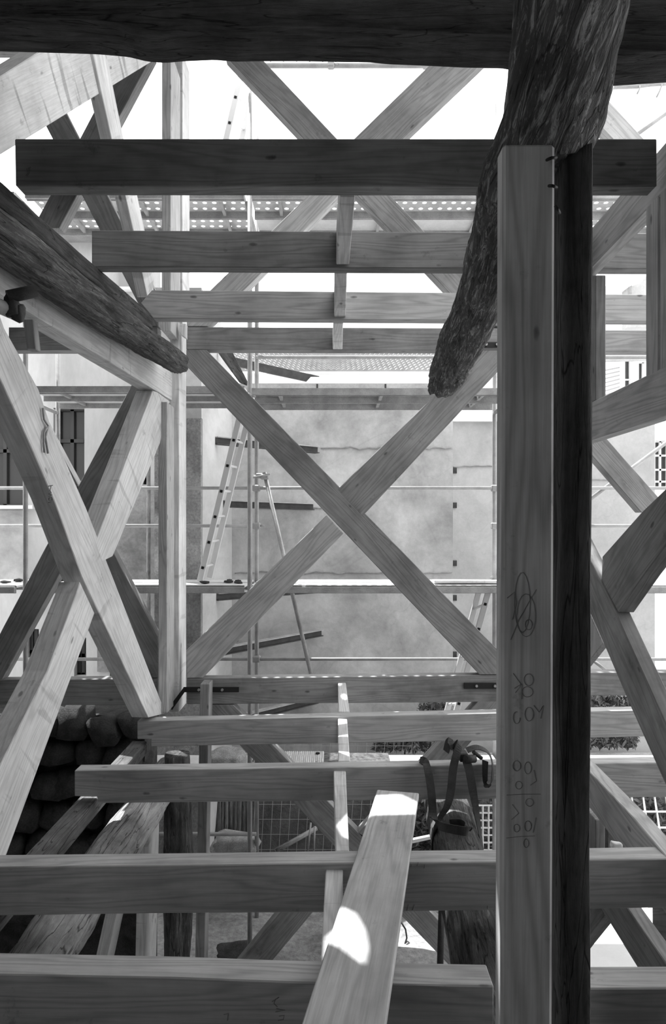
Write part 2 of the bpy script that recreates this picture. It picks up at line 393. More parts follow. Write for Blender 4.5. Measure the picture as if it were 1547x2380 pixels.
a = P(-80, 1360, LD); b = P(60, 1186, LD); box('patched_wall', (a.x, LD-.03, a.z), (b.x, LD, b.z), M['plaster'], lh)
a = P(278, 672, LD); b = P(306, 600, LD); box('shutter', (a.x, LD-.05, a.z), (b.x, LD, b.z), M['shutter'], lh)
a = P(246, 678, LD); b = P(312, 672, LD); box('window_sill', (a.x, LD-.1, a.z), (b.x, LD, b.z), M['white'], lh)
box('eaves', (P(-260, 0, LD).x, LD-.3, 4.0), (P(372, 0, LD).x, LD+.5, 4.08), M['tile'], lh)
# white neighbour wall and tiled roof beyond
nb = thing('tiled_house', 'low white house beyond the parapet with a sunlit tiled roof', 'building', (0, 12, 0))
box('white_wall', (P(560, 0, 11.6).x, 11.6, -4.4), (P(1250, 0, 11.6).x, 11.8, (HZ-868)/FPX*11.6), M['white'], nb)
def tiles():
    bm = bmesh.new(); nr, nc, sub = 11, 62, 6
    e0, e1 = (-1.9, 11.55, 2.60), (3.3, 11.55, 2.60)
    r0 = P(540, 818, 13.6); tz = r0.z
    for r in range(nr):
        f0, f1 = r/nr, (r+1)/nr+.02
        ya, yb = 11.55+(13.6-11.55)*f0, 11.55+(13.6-11.55)*f1; za, zb = 2.62+(tz-2.62)*f0+.04, 2.62+(tz-2.62)*f1
        row = []
        for i in range(nc*sub+1):
            x = -2.2+5.6*i/(nc*sub); h = .028*abs(math.sin(math.pi*i/sub))
            row.append((bm.verts.new((x, ya, za+h)), bm.verts.new((x, yb, zb+h)), bm.verts.new((x, ya, za-.03))))
        for i in range(nc*sub):
            bm.faces.new((row[i][0], row[i+1][0], row[i+1][1], row[i][1])); bm.faces.new((row[i][2], row[i+1][2], row[i+1][0], row[i][0]))
    return tag(link_bm('roof_tiles', bm, M['tile'], nb, smooth=False), kind='stuff')
tiles()
# valley timbers / lean-to lying against the roof
slab('steel_angle', 'long dark steel angle lying across the white wall below the tiled roof', 'steel beam', [P(540, 829, 10.9), P(742, 874, 10.9), P(712, 886, 10.9), P(544, 850, 10.9)], (0, .06, 0), M['iron'])
slab('broken_board', 'dark broken board leaning beside the scaffold tube under the tiled roof', 'board', [P(505, 818, 8.9), P(540, 818, 8.9), P(574, 885, 8.9), P(573, 895, 8.9), P(555, 888, 8.9)], (0, .05, 0), M['oldpost'])
slab('short_bracket', 'small pale wooden bracket under the end of the long steel angle', 'bracket', [P(722, 876, 10.85), P(741, 876, 10.85), P(734, 895, 10.85), P(704, 895, 10.85)], (0, .08, 0), M['pale'])
# buildings at right, bright
rb = thing('right_house', 'sunlit pale house at right edge with a white-framed window', 'building', (6, 12.5, -4.4))
rw = [(1523, 1025, 1560, 1062), (1523, 1062, 1560, 1108), (1523, 1112, 1560, 1134)]
hole_wall(rb, 'house_wall', (1505, 900, 1900, 1900), [(1522, 1024, 1560, 1135)], 12.5, M['white'])
window(rb, (1522, 1024, 1560, 1135), 12.5, 'wframe', 2, (0, .3, .6, .85, 1))
rb2 = thing('hillside_house', 'pale distant house with tiled roof seen between the upper joists at right', 'building', (6, 17, -4.4))
hole_wall(rb2, 'house_wall', (1395, 700, 1800, 1100), [(1452, 830, 1470, 930), (1484, 840, 1500, 930)], 17, M['white'])
window(rb2, (1452, 830, 1470, 930), 17, 'wframe', 1, (0, .5, 1)); window(rb2, (1484, 840, 1500, 930), 17, 'wframe', 1, (0, .5, 1))
slab('roof', None, None, [P(1350, 705, 16.5), P(1800, 690, 16.5), P(1800, 600, 19), P(1470, 640, 19)], (0, 0, .1), M['tile'], rb2)
for i in range(7):
    y = 860+i*10; slab('batten', None, None, [P(1383, y+4, 15), P(1440, y-8-i, 15), P(1440, y-5-i, 15), P(1383, y+6, 15)], (0, .05, 0), M['shutter'], rb2, bevel=0)
slab('eave_board', None, None, [P(1385, 835, 15), P(1530, 832, 15), P(1530, 836, 15), P(1385, 840, 15)], (0, .1, 0), M['concrete'], rb2, bevel=0)
ch = thing('chimney_house', 'small distant rendered house with open eaves shutter above the third joist at right', 'building', (6, 15, 0))
slab('eave', None, None, [P(1452, 652, 14.5), P(1502, 635, 14.5), P(1502, 642, 14.5), P(1452, 662, 14.5)], (0, 1.2, 0), M['white'], ch, bevel=0)
slab('house_wall', None, None, [P(1458, 657, 15), P(1510, 640, 15), P(1510, 760, 15), P(1458, 760, 15)], (0, .3, 0), M['plasterr'], ch, bevel=0)
slab('shutter', None, None, [P(1462, 660, 14.9), P(1468, 660, 14.9), P(1468, 682, 14.9), P(1462, 680, 14.9)], (0, .05, 0), M['steeld'], ch, bevel=0)

# ledge, retaining wall and mesh in front of the facade
box('planting_ledge', (-1.4, 9.3, -4.5), (8, FD-.01, -3.36), M['rubble'], label='raised gravel ledge along the foot of the grey facade', cat='ledge', bevel=.02)
slab('retaining_slab', 'dark sloping retaining slab below the gravel ledge', 'slab', [(-1.1, 9.25, -3.38), (4.5, 9.25, -3.38), (4.5, 9.0, -4.5), (-1.1, 9.0, -4.5)], (0, .045, 0), M['slope'], bevel=.01)
cp = thing('corrugated_panel', 'pale corrugated panel with a dark hole lying on the lowest scaffold deck', 'panel', P(690, 1776, 7.4))
z0 = -2.525
for i in range(24):
    x = -.62+.022*i; tube('rib', (x, 6.9, z0), (x, 7.67, z0), .010, M['pale'], cp, seg=6)
box('backing', (-.63, 6.9, z0-.012), (-.10, 7.68, z0), M['pale'], cp)
tube('port', (-.17, 7.58, z0+.01), (-.17, 7.58, z0+.02), .025, M['hole'], cp)
def wire_mesh(label, pts, nu, nv, r, mat):
    a, b, c, d_ = [Vector(p) for p in pts]; bm = bmesh.new()
    def bar(p, q):
        t = (q-p).normalized(); u = t.cross(Vector((0, 1, .01))).normalized(); w = t.cross(u); vs = []
        for e in (p, q): vs.append([bm.verts.new(e+u*r*math.cos(k*math.pi/2)+w*r*math.sin(k*math.pi/2)) for k in range(4)])
        for k in range(4): bm.faces.new((vs[0][k], vs[0][(k+1) % 4], vs[1][(k+1) % 4], vs[1][k]))
    for i in range(nu+1):
        f = i/nu; bar(a.lerp(b, f), d_.lerp(c, f))
    for i in range(nv+1):
        f = i/nv; bar(a.lerp(d_, f), b.lerp(c, f))
    return tag(link_bm('mesh_panel', bm, M[mat]), label, 'mesh fence')
wire_mesh('grey welded wire mesh hung before the dark retaining slab', [P(600, 1700, 8.9), P(960, 1700, 8.9), P(930, 2010, 8.6), P(585, 2010, 8.6)], 17, 9, .0028, 'wire')
wire_mesh('white wire barrier panel beside the strap, left of the big post', [P(1108, 1872, 8.3), P(1175, 1872, 8.3), P(1175, 2010, 8.3), P(1108, 2010, 8.3)], 5, 8, .011, 'wirew')
wire_mesh('white wire barrier panel at the right edge under the joists', [P(1440, 1850, 8.4), P(1600, 1850, 8.4), P(1625, 2000, 8.1), P(1462, 2000, 8.1)], 6, 4, .013, 'wirew')
def shrub(label, x0, x1, y0, y1, d, n, mat='leaf'):
    t = thing('shrub', label, 'shrub', P((x0+x1)/2, y1, d)); bm = bmesh.new()
    for _ in range(n*3):
        c = P(random.uniform(x0, x1), random.uniform(y0, y1), d+random.uniform(-.2, .1)); l = random.uniform(.03, .09)
        u = Vector((random.gauss(0, 1), random.gauss(0, .5), random.gauss(0, 1))).normalized(); w = u.cross(Vector((random.gauss(0, 1), random.gauss(0, 1), random.gauss(0, 1)))).normalized()
        v = [bm.verts.new(c+u*l), bm.verts.new(c+w*l*.3), bm.verts.new(c-u*l), bm.verts.new(c-w*l*.3)]
        bm.faces.new((v[0], v[1], v[2])); bm.faces.new((v[0], v[2], v[3]))
    tag(link_bm('foliage', bm, M[mat], t), kind='stuff')
    for k in range(3):
        x = x0+(x1-x0)*(k+.5)/3; pathtube('stem', [P(x, y1+8, d), P(x+4, (y0+y1)/2, d), P(x-3, y0+4, d)], .012, M['ledger'], t)
shrub('dark leafy weeds on the ledge left of the hanging strap', 870, 1010, 1690, 1745, 9.9, 260)
shrub('low weeds growing in front of the facade above the far joist, left of the ladder', 975, 1045, 1632, 1660, 9.9, 90)
shrub('weeds and debris at the facade foot right of the big post', 1350, 1475, 1618, 1655, 9.9, 200)
shrub('trailing weeds on the ledge at the right between the joists', 1350, 1480, 1706, 1735, 9.7, 150)
shrub('dark undergrowth behind the mesh at the lower right edge', 1430, 1600, 1850, 1950, 8.8, 260)
shrub('dark undergrowth behind the strap', 930, 1020, 1850, 1990, 9.0, 260)
shrub('undergrowth behind the white barrier beside the big post', 1100, 1170, 1860, 1990, 8.9, 160)
# lower ground details
for k in range(9):
    x = 497+k*10; tube('pile_plank', P(x, 1850, 9.0), P(x-1, 1990, 8.6), .026, M['oldpost'] if k % 3 else M['ledger'], label='old upright pile, %s in the row under the scaffold' % ['first from the left', 'second', 'third', 'fourth', 'fifth', 'sixth', 'seventh', 'eighth', 'last on the right'][k], cat='pile', group='row of upright piles')
def rock(name, c, s, seed, mat, parent=None, label=None, cat=None, group=None, sub=2):
    bm = bmesh.new(); bmesh.ops.create_icosphere(bm, subdivisions=sub, radius=1)
    for v in bm.verts:
        n = v.co.normalized(); k = 1+.35*noise.noise(n*1.3+Vector((seed*3.1, 0, 0)))+.12*noise.noise(n*4+Vector((0, seed, 0)))
        q = Vector([math.copysign(abs(e)**.7, e) for e in n])*k; v.co = Vector((q.x*s[0], q.y*s[1], q.z*s[2]))
    return tag(link_bm(name, bm, M[mat], parent, Matrix.Translation(c), True), label, cat, group)
rock('boulder', P(548, 1958, 7.8), (.27, .18, .10), 3, 'rubble', None, 'pale rubble lump in front of the upright piles', 'boulder', sub=3)
rock('boulder', Vector((-1.13, 7.25, -2.46)), (.2, .16, .10), 5, 'rubble', None, 'pale crumbled masonry lump on the lowest deck behind the short post', 'boulder', sub=3)
rock('boulder', P(560, 2215, 6.9), (.25, .15, .06), 8, 'stone', None, 'dark wet stone lying on the gravel by the scaffold foot', 'boulder', sub=3)
tube('fallen_pole', P(640, 1978, 8.4), P(735, 1925, 8.7), .03, M['loglow'], label='grey pole leaning low across the wire mesh', cat='pole')
tube('thin_stake', P(715, 1978, 8.3), P(722, 1912, 8.4), .012, M['steel'], label='thin bright stake left of its twin in front of the mesh', cat='stake')
tube('thin_stake', P(729, 1978, 8.3), P(731, 1920, 8.4), .012, M['steel'], label='thin bright stake right of its twin in front of the mesh', cat='stake')
slab('white_batten', 'white batten lying on the ground right of the leaning plank', 'batten', [P(955, 1953, 8), P(1008, 1942, 8), P(1008, 1949, 8), P(955, 1961, 8)], (0, .05, 0), M['wframe'], bevel=0)
pathtube('bent_rebar', [P(930, 2140, 7.2), P(942, 2160, 7.2), P(945, 2180, 7.2), P(937, 2205, 7.1), P(946, 2224, 7.1), P(956, 2228, 7.1), P(975, 2218, 7.2), P(992, 2203, 7.2)], .009, M['iron'], label='bent dark reinforcing bar on the gravel right of the plank', cat='rebar')
slab('sunlit_ground_patch', 'white slab standing in for sunlit rubble ground behind the lower braces at right', 'rubble', [(2.2, 6.2, -4.40), (3.6, 6.2, -4.40), (3.6, 7.8, -4.40), (2.2, 7.8, -4.40)], (0, 0, .07), M['white'], bevel=.02)  # white colour stands in for sunlight on the ground here

# ================================================================ SCAFFOLD
D0, D1 = 6.82, 7.7
BX = [-3.1, -.86, 1.82, 4.5]
sf = thing('scaffold', 'galvanised tube scaffold standing along the courtyard facade', 'scaffold', (0, 7.3, -4.4))
def coup(p, s=.045): 
    o = box('coupler', (p.x-s, p.y-s, p.z-s*.8), (p.x+s, p.y+s, p.z+s*.8), M['steel'], sf, bevel=.012)
    tube('coupler_bolt', (p.x+s, p.y-.02, p.z), (p.x+s*2.0, p.y-.02, p.z), .012, M['steel'], o, seg=6)
for i, x in enumerate(BX):
    for d in (D0, D1):
        top = 4.4 if i == 1 else (2.6 if i == 0 else 4.8)
        if i == 3 and d == D0: continue
        tube('standard', (x+(.03 if d == D0 else 0), d, -4.4), (x+(.03 if d == D0 else 0), d, top), .0245, M['steel'], sf)
    for z in (3.235, 1.285, -.71): tube('transom', (x, D0, z), (x, D1, z), .022, M['steel'], sf)
for z, a, b in ((.437, -4.4, 6), (-1.48, -4.4, 6)):
    tube('ledger', (a, D1-.05, z), (b, D1-.05, z), .019, M['steel'], sf)
    for x in BX: coup(Vector((x, D1-.03, z)))
for a, b in ((-4.4, BX[1]), (BX[2], 6)): tube('ledger', (a, D1-.05, .0145), (b, D1-.05, .0145), .019, M['steel'], sf)
for x in BX[:3]: coup(Vector((x, D1-.03, .0145)))
coup(Vector((BX[1], D0, 1.30)))
tube('ledger', (-4.4, D1-.05, -3.44), (BX[1], D1-.05, -3.44), .022, M['steel'], sf)
z = (HZ-833)/FPX*D1; tube('ledger', (BX[1], D1-.05, z), (6, D1-.05, z), .019, M['steel'], sf)
tube('diagonal', P(1330, 1190, D1), P(1570, 1012, D1), .022, M['steel'], sf)
tube('diagonal', P(1140, 1345, D1), P(1175, 1318, D1), .018, M['steel'], sf)
tube('diagonal', P(1480, 312, D1), P(1580, 240, D1), .022, M['steel'], sf)
tube('diagonal', P(1378, 1535, D1), P(1412, 1562, D1), .018, M['steel'], sf)
tube('leaning_tube', P(614, 1098, 7.62), P(722, 1565, 7.62), .0235, M['steeld'], label='scaffold tube leaning diagonally in front of the grey facade, open top end', cat='scaffold tube', hollow=True)
cl = thing('tube_clamp', 'clamp joining the leaning tube top to the upright tube', 'clamp', P(608, 1104, 7.6))
for (x, y, s) in ((603, 1106, .04), (615, 1108, .045), (592, 1107, .02)): box('clamp_jaw', tuple(P(x, y, 7.6)-Vector((s, s, s*.7))), tuple(P(x, y, 7.6)+Vector((s, s*.6, s*.7))), M['steel'], cl, bevel=.01)
tube('clamp_bolt', P(588, 1110, 7.55), P(627, 1102, 7.55), .011, M['steel'], cl, seg=6)
# decks
def perforated(parent, x0, x1, y0, y1, z, nx, ny):
    bm = bmesh.new(); cx, cy = (x1-x0)/nx, (y1-y0)/ny; r = min(cx, cy)*.24; cache = {}
    def V(x, y):
        k = (round(x, 4), round(y, 4))
        if k not in cache: cache[k] = bm.verts.new((x, y, z))
        return cache[k]
    for i in range(nx):
        for j in range(ny):
            ax, ay = x0+(i+.5)*cx, y0+(j+.5)*cy; ox = (j % 2)*cx*.22-.11*cx
            sq = [(1, 0), (1, 1), (0, 1), (-1, 1), (-1, 0), (-1, -1), (0, -1), (1, -1)]
            outer = [V(ax+a*cx/2, ay+b*cy/2) for a, b in sq]
            inner = [bm.verts.new((ax+ox+r*math.cos(k*math.pi/4), ay+r*math.sin(k*math.pi/4), z)) for k in range(8)]
            for k in range(8): bm.faces.new((outer[k], outer[(k+1) % 8], inner[(k+1) % 8], inner[k]))
    return link_bm('perforated_sheet', bm, M['deck'], parent)
def deck(x0, x1, z, label, kind, near='steeld'):
    t = thing('scaffold_deck', label, 'scaffold deck', ((x0+x1)/2, D0, z))
    w = (D1-D0-.06)/2
    for k in range(2):
        ya = D0+.03+k*(w+.01); yb = ya+w
        if kind == 'perf' or (kind == 'mixed' and k == 0): perforated(t, x0+.03, x1-.03, ya+.01, yb-.01, z, int((x1-x0)/.1), 3)
        else: box('deck_board', (x0+.03, ya, z-.02), (x1-.03, yb, z), M['ply'], t)
        if kind != 'ply' or k == 0:
            for e in (ya, yb-.012): box('edge_flange', (x0+.03, e, z-.075), (x1-.03, e+.012, z+.004), M[near], t)
        if kind == 'ply' and k == 1: box('edge_flange', (x0+.03, yb-.012, z-.075), (x1-.03, yb, z), M[near], t)
        for q in range(3):
            xx = x0+.3+(x1-x0-.6)*q/2; box('cross_rib', (xx, ya, z-.05), (xx+.03, yb, z-.02 if kind == 'ply' else z-.005), M['steel'], t)
    box('fascia', (x0+.03, D0-.012, z-.068), (x1-.03, D0+.028, z-.006), M[near], t)
    return t
deck(BX[0], BX[1], 3.35, 'perforated steel scaffold deck overhead in the left bay', 'perf')
deck(BX[1], BX[2], 3.35, 'scaffold deck overhead in the middle bay with a plain plywood rear board', 'mixed')  # front board's holes added to drop sun dots on the sill beam
deck(BX[2], BX[3], 3.35, 'perforated steel scaffold deck overhead right of the big post', 'perf')
deck(-4.6, BX[0]-.05, 3.35, 'perforated steel scaffold deck overhead at the far left corner', 'perf')
deck(BX[0], BX[1], 1.41, 'scaffold deck above eye level in the left bay in front of the casement window', 'ply')
deck(BX[1], BX[2], 1.39, 'scaffold deck above eye level in the middle bay below the tiled roof', 'perf', 'steeld')
deck(BX[0], BX[1], -.59, 'debris-strewn scaffold deck below eye level in the left bay', 'ply')
deck(BX[1], BX[2], -.59, 'sunlit scaffold deck below eye level in the middle bay', 'ply')
deck(BX[2], BX[3], -.59, 'sunlit scaffold deck below eye level right of the big post', 'ply')
deck(-4.6, BX[0]-.05, -.59, 'scaffold deck below eye level at the far left edge', 'ply')
deck(BX[0], BX[1], -2.56, 'lowest scaffold deck in the left bay below the far joist', 'ply')
deck(BX[1], BX[2], -2.56, 'lowest scaffold deck in the middle bay, littered with gravel', 'ply')
deck(BX[2], BX[3], -2.56, 'lowest sunlit scaffold deck right of the big post', 'ply')
box('gravel_bed', (-.60, 6.9, -2.555), (.62, 7.66, -2.53), M['rubbled'], label='spread of coarse grey gravel on the lowest scaffold deck', cat='gravel', bevel=.01)  # gravel, its dark tone also standing in for shade on this deck part
slab('loose_plank', 'loose pale plank lying on the sunlit scaffold deck near the big post', 'plank', [(P(1010, 0, 7.0).x, 7.0, -.55), (P(1170, 0, 7.0).x, 7.02, -.555), (P(1170, 0, 7.0).x, 7.2, -.555), (P(1010, 0, 7.0).x, 7.2, -.55)], (0, 0, -.025), M['pale'])
for k in range(16):
    x = random.choice([random.uniform(430, 590), random.uniform(0, 150)]); dd = random.uniform(7.06, 7.55); s = random.uniform(.012, .035)
    pz = P(x, 0, dd); rock('rubble_chip', Vector((pz.x, dd, -.585+s*.4)), (s*1.8, s, s*.6), k, 'stone', None, 'small dark rubble chip on the lower left scaffold deck', 'rubble', 'rubble chips on the scaffold deck', 1)
# ladders
def ladder(label, b1, t1, off, n, rung0, step):
    """b1,t1 = foot and head of the near rail; off = vector to the far rail"""
    b1, t1 = Vector(b1), Vector(t1); off = Vector(off); t = thing('ladder', label, 'ladder', b1)
    ax = (t1-b1).normalized(); L = (t1-b1).length; wv = Vector((1, 0, 0)); wv = (wv-ax*wv.dot(ax)).normalized()
    for o_ in (Vector(), off):
        q = [b1+o_-wv*.03, b1+o_+wv*.03, t1+o_+wv*.03, t1+o_-wv*.03]
        slab('rail', None, None, q, off.normalized()*.025, M['alu'], t, bevel=.003)
    s = rung0; 
    while s < L:
        a = b1+ax*s-off.normalized()*.004; r = tube('rung', a+off.normalized()*.006, b1+ax*s+off, .015, M['alu'], t, seg=8)
        slab('rung_end', None, None, [a+ax*.014-wv*.014, a+ax*.014+wv*.014, a-ax*.014+wv*.014, a-ax*.014-wv*.014], off.normalized()*.004, M['hole'], r, bevel=0)
        s += step
ladder('aluminium ladder leaning from the left scaffold deck to the deck above', P(463, 1352, 7.15), P(563, 940, 7.15), P(486, 1343, 7.5)-P(463, 1352, 7.15), 8, .15, .275)
ladder('aluminium ladder rising above the top joists against the white sky', P(500, 430, 7.15), P(560, 170, 7.15), P(535, 437, 7.5)-P(500, 430, 7.15), 8, .12, .275)
ladder('aluminium ladder below the sunlit deck, just left of the big post', P(1058, 1665, 7.3), P(1139, 1360, 7.3), P(1036, 1665, 7.6)-P(1058, 1665, 7.3), 8, .14, .275)
# gutter and tarp edge overhead
zt = (HZ-152)/FPX*D0
tube('ledger', (BX[1]-.1, D0, zt), (6, D0, zt), .026, M['steel'], sf)
for k in range(14): box('ledger_stud', (BX[1]+.1+k*.13, D0-.01, zt+.024), (BX[1]+.115+k*.13, D0+.01, zt+.034), M['steel'], sf)
for x in (-.02, .93): coup(Vector((x, D0, zt)), .035)
tp = pathtube('tarpaulin_hem', [P(1395, 206, 6.9), P(1420, 203, 6.9), P(1480, 201, 6.9), P(1515, 196, 6.9), P(1560, 194, 6.9)], .02, M['concrete'], label='rolled hem of a tarpaulin under the old beam at upper right', cat='tarpaulin')
for (x, y, x2, y2) in ((1426, 200, 1412, 232), (1487, 200, 1480, 218), (1538, 196, 1525, 226)): pathtube('tie_cord', [P(x, y, 6.88), P((x+x2)/2+1, (y+y2)/2, 6.88), P(x2, y2, 6.88)], .008, M['steel'], tp)

# ================================================================ TIMBER FRAME AT THE FACADE (plane d = 5.6)
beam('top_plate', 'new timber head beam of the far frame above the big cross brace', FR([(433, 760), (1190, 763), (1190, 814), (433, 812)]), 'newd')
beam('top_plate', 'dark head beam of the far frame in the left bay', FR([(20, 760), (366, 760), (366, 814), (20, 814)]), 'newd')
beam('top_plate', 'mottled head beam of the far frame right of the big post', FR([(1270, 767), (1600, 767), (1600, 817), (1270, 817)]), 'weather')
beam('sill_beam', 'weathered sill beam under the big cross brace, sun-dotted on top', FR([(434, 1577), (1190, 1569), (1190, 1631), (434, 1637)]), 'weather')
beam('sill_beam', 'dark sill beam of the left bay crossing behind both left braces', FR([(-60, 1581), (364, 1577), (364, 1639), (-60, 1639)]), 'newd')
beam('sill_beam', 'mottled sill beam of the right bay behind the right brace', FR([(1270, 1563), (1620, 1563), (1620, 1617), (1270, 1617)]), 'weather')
# big cross
beam('cross_brace', 'long new brace falling from upper left to lower right in the central cross', FR([(433, 812.5), (479, 812.5), (1188, 1543), (1188, 1568), (1114, 1568), (433, 850)]), 'newd', cat='brace')
beam('cross_brace', 'upper right arm of the central cross, below the broken log end', FR([(1119, 814), (1188, 814), (1188, 830), (842, 1200), (783, 1138)]), 'newd', cat='brace')
beam('cross_brace', 'lower left arm of the central cross standing on the sill beam', FR([(759, 1197), (798, 1240), (471, 1576), (434, 1576), (432, 1512)]), 'new', cat='brace')
beam('upper_brace', 'upper storey brace falling from top left towards the right behind the joists', FR([(522, 128), (600, 128), (1190, 756), (1118, 759)]), 'newd', cat='brace')
beam('upper_brace', 'upper storey brace rising to the right, stained black near its top, against the sky', FR([(1022, 128), (1140, 128), (938, 321), (868, 390), (806, 342), (800, 345)]), 'newd', cat='brace')
beam('upper_brace', 'lower half of the upper storey brace falling left behind the noggin', FR([(716, 455), (786, 455), (797, 430), (571, 671), (482, 758), (404+30, 740), (434, 728), (491, 672), (760, 410)][0:0]+[(763, 408), (830, 411), (571, 671), (482, 758), (434, 758), (434, 730), (491, 672)]), 'new', cat='brace')
# lower storey cross
beam('lower_brace', 'dark brace under the floor falling to the right below the leaning plank', FR([(466, 1638), (542, 1638), (635, 1733), (825, 1928), (1000, 2120), (1140, 2265), (1064, 2265), (775, 1965), (560, 1735)]), 'weather', cat='brace')
beam('lower_brace', 'dark brace under the floor, lower left arm below the second joist', FR([(530, 2268), (603, 2268), (790, 2045), (752, 1995)]), 'weather', cat='brace')
beam('lower_brace', 'dark brace under the floor, upper right arm reaching behind the strap', FR([(880, 1965), (832, 1936), (1118, 1622), (1175, 1634)][::-1]), 'weather', cat='brace')
# posts of the frame (front post, rear post), left
def post(name, label, x0, x1, d, y0, y1, t, mat='pale', x2=None, x3=None, **k):
    return beam(name, label, FR([(x0, y0), (x1, y0), (x3 or x1, y1), (x2 or x0, y1)], d), mat, t, cat='post', **k)
post('frame_post', 'upper storey corner post at left, dark front and pale side', 376, 397, 5.35, 118, 770, .33, 'new')
post('frame_post', 'narrow upper storey post just right of the upper corner post', 396, 424, 5.72, 118, 752, .28, 'pale')
post('frame_post', 'lower storey corner post at left between the braces and the facade', 368, 388, 5.35, 934, 1658, .25, 'new')
post('frame_post', 'narrow lower storey post right of the corner post, beside the central cross', 395, 416, 5.6, 750, 1655, .27, 'pale')
post('frame_post', 'hidden right post of the far frame behind the big post', 1192, 1240, 5.6, 165, 1700, .12, 'newd')
slab('corner_block', 'small pale block at the corner post above the head beam end', 'block', FR([(417, 752), (432, 752), (432, 786), (420, 778), (417, 770)], 5.52), Y*.06, M['pale'])
post('storey_post', 'short dark post before the sill beam, pale on its right side', 465, 486, 5.38, 1590, 2290, .16, 'newd', 452, 474)
# brackets
def bracket(label, x0, x1, y, h, d, leg=None):
    t = thing('angle_bracket', label, 'bracket', P(x0, y, d))
    slab('plate', None, None, FR([(x0, y-h), (x1, y-h), (x1, y+h), (x0, y+h)], d), Y*.008, M['bracket'], t, bevel=.001)
    if leg: slab('plate', None, None, [P(*leg[0], 5.56), P(*leg[1], 5.57), P(*leg[2], 5.57), P(*leg[3], 5.56)], Vector((.006, 0, 0)), M['bracket'], t, bevel=0)
    for q in ((.28, .7) if x1-x0 > 100 else (.25, .62)):
        c = P(x0+(x1-x0)*q, y, d-.002); tube('bolt', c, c-Y*.014, .011, M['bolt'], t, seg=8)
bracket('black steel angle bracket at the left end of the sunny sill beam', 426, 555, 1603, 6, 5.585, ((398, 1636), (427, 1597), (427, 1609), (398, 1650)))
bracket('black steel bracket on the sill beam beside the big post', 1078, 1180, 1594, 7, 5.585)
bracket('black steel bracket on the head beam beside the log', 1112, 1180, 801, 6, 5.585)
beam('upper_plate', 'upper plate over the far frame, hidden behind the old beam', FR([(-200, 40), (1800, 40), (1800, 112), (-200, 112)]), 'newd')
# left bay braces in the frame plane
beam('bay_brace', 'dark brace in the left bay falling from under the rail to lower left', FR([(309, 888), (366, 905), (264, 1100), (147, 1320), (4, 1580), (-50, 1580), (-50, 1562), (0, 1472), (199, 1097)], 5.61), 'newd', cat='brace')
beam('bay_brace', 'short dark brace piece in the left bay behind the near brace, upper arm', FR([(95, 965), (124, 1020), (181, 1127), (150, 1175), (60, 1010)], 5.61), 'newd', cat='brace')
beam('bay_brace', 'dark brace piece in the left bay, lower arm beside the corner post', FR([(232, 1225), (366, 1480), (366, 1576), (345, 1576), (205, 1290)], 5.61), 'newd', cat='brace')
beam('bay_brace_upper', 'dark upper storey brace in the left bay rising to the right with pale edge', FR([(290, 124), (356, 124), (138, 530), (76, 530)], 5.76), 'newd', cat='brace')
beam('bay_brace_upper', 'dark upper storey brace in the left bay falling to the right', FR([(62, 206), (125, 206), (368, 690), (368, 758), (350, 758), (318, 700)], 5.62), 'newd', cat='brace')
# right bay braces in the frame plane
beam('bay_brace', 'dark brace in the right bay below the right rail, white-edged', FR([(1330, 1006), (1400, 1009), (1560, 1190), (1490, 1191)], 5.61), 'newd', cat='brace')
beam('bay_brace_upper', 'grey upper storey brace in the right bay against the sky', FR([(1340, 160), (1350, 165), (1520, 349), (1680, 520), (1610, 520), (1330, 224)], 5.62), 'new', cat='brace')
beam('bay_post_upper', 'leaning pale timber beside the old beam at upper right', FR([(1425, 112), (1448, 112), (1381, 330), (1340, 330)], 5.45), 'pale', .08, cat='post')

# ================================================================ JOISTS
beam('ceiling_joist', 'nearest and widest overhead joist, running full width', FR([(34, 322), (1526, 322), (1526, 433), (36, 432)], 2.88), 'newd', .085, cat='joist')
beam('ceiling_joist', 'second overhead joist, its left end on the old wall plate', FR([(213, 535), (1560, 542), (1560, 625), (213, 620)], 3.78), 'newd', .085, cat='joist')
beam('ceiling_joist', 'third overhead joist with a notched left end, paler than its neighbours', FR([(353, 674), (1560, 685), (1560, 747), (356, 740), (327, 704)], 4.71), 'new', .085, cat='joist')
beam('floor_joist', 'farthest low joist just in front of the sill beam, stepped left end', FR([(319, 1676), (1155, 1657), (1560, 1649), (1560, 1710), (1155, 1721), (351, 1735), (351, 1718), (319, 1718)], 5.16), 'new', .11, cat='joist')
beam('floor_joist', 'low joist with notched free left end where the strap hangs', FR([(173, 1791), (775, 1784), (1155, 1777), (1620, 1771), (1620, 1852), (1155, 1857), (226, 1867), (226, 1852), (173, 1851)], 4.06), 'new', .1, cat='joist')
beam('floor_joist', 'wide low joist crossed by the leaning plank, strong grain', FR([(-90, 2016), (400, 2011), (780, 2006), (1155, 2003), (1640, 1994), (1640, 2109), (1155, 2116), (780, 2121), (400, 2123), (-90, 2130)], 2.90), 'new', .11, cat='joist')
beam('floor_joist', 'nearest low joist at the bottom edge, left of the big post', FR([(-120, 2262), (400, 2272), (700, 2283), (1147, 2292), (1147, 2440), (-120, 2410)], 2.18), 'new', .11, cat='joist')
beam('floor_joist', 'nearest low joist at the bottom edge, right of the big post', FR([(1200, 2298), (1680, 2296), (1680, 2445), (1200, 2445)], 2.18), 'new', .11, cat='joist')
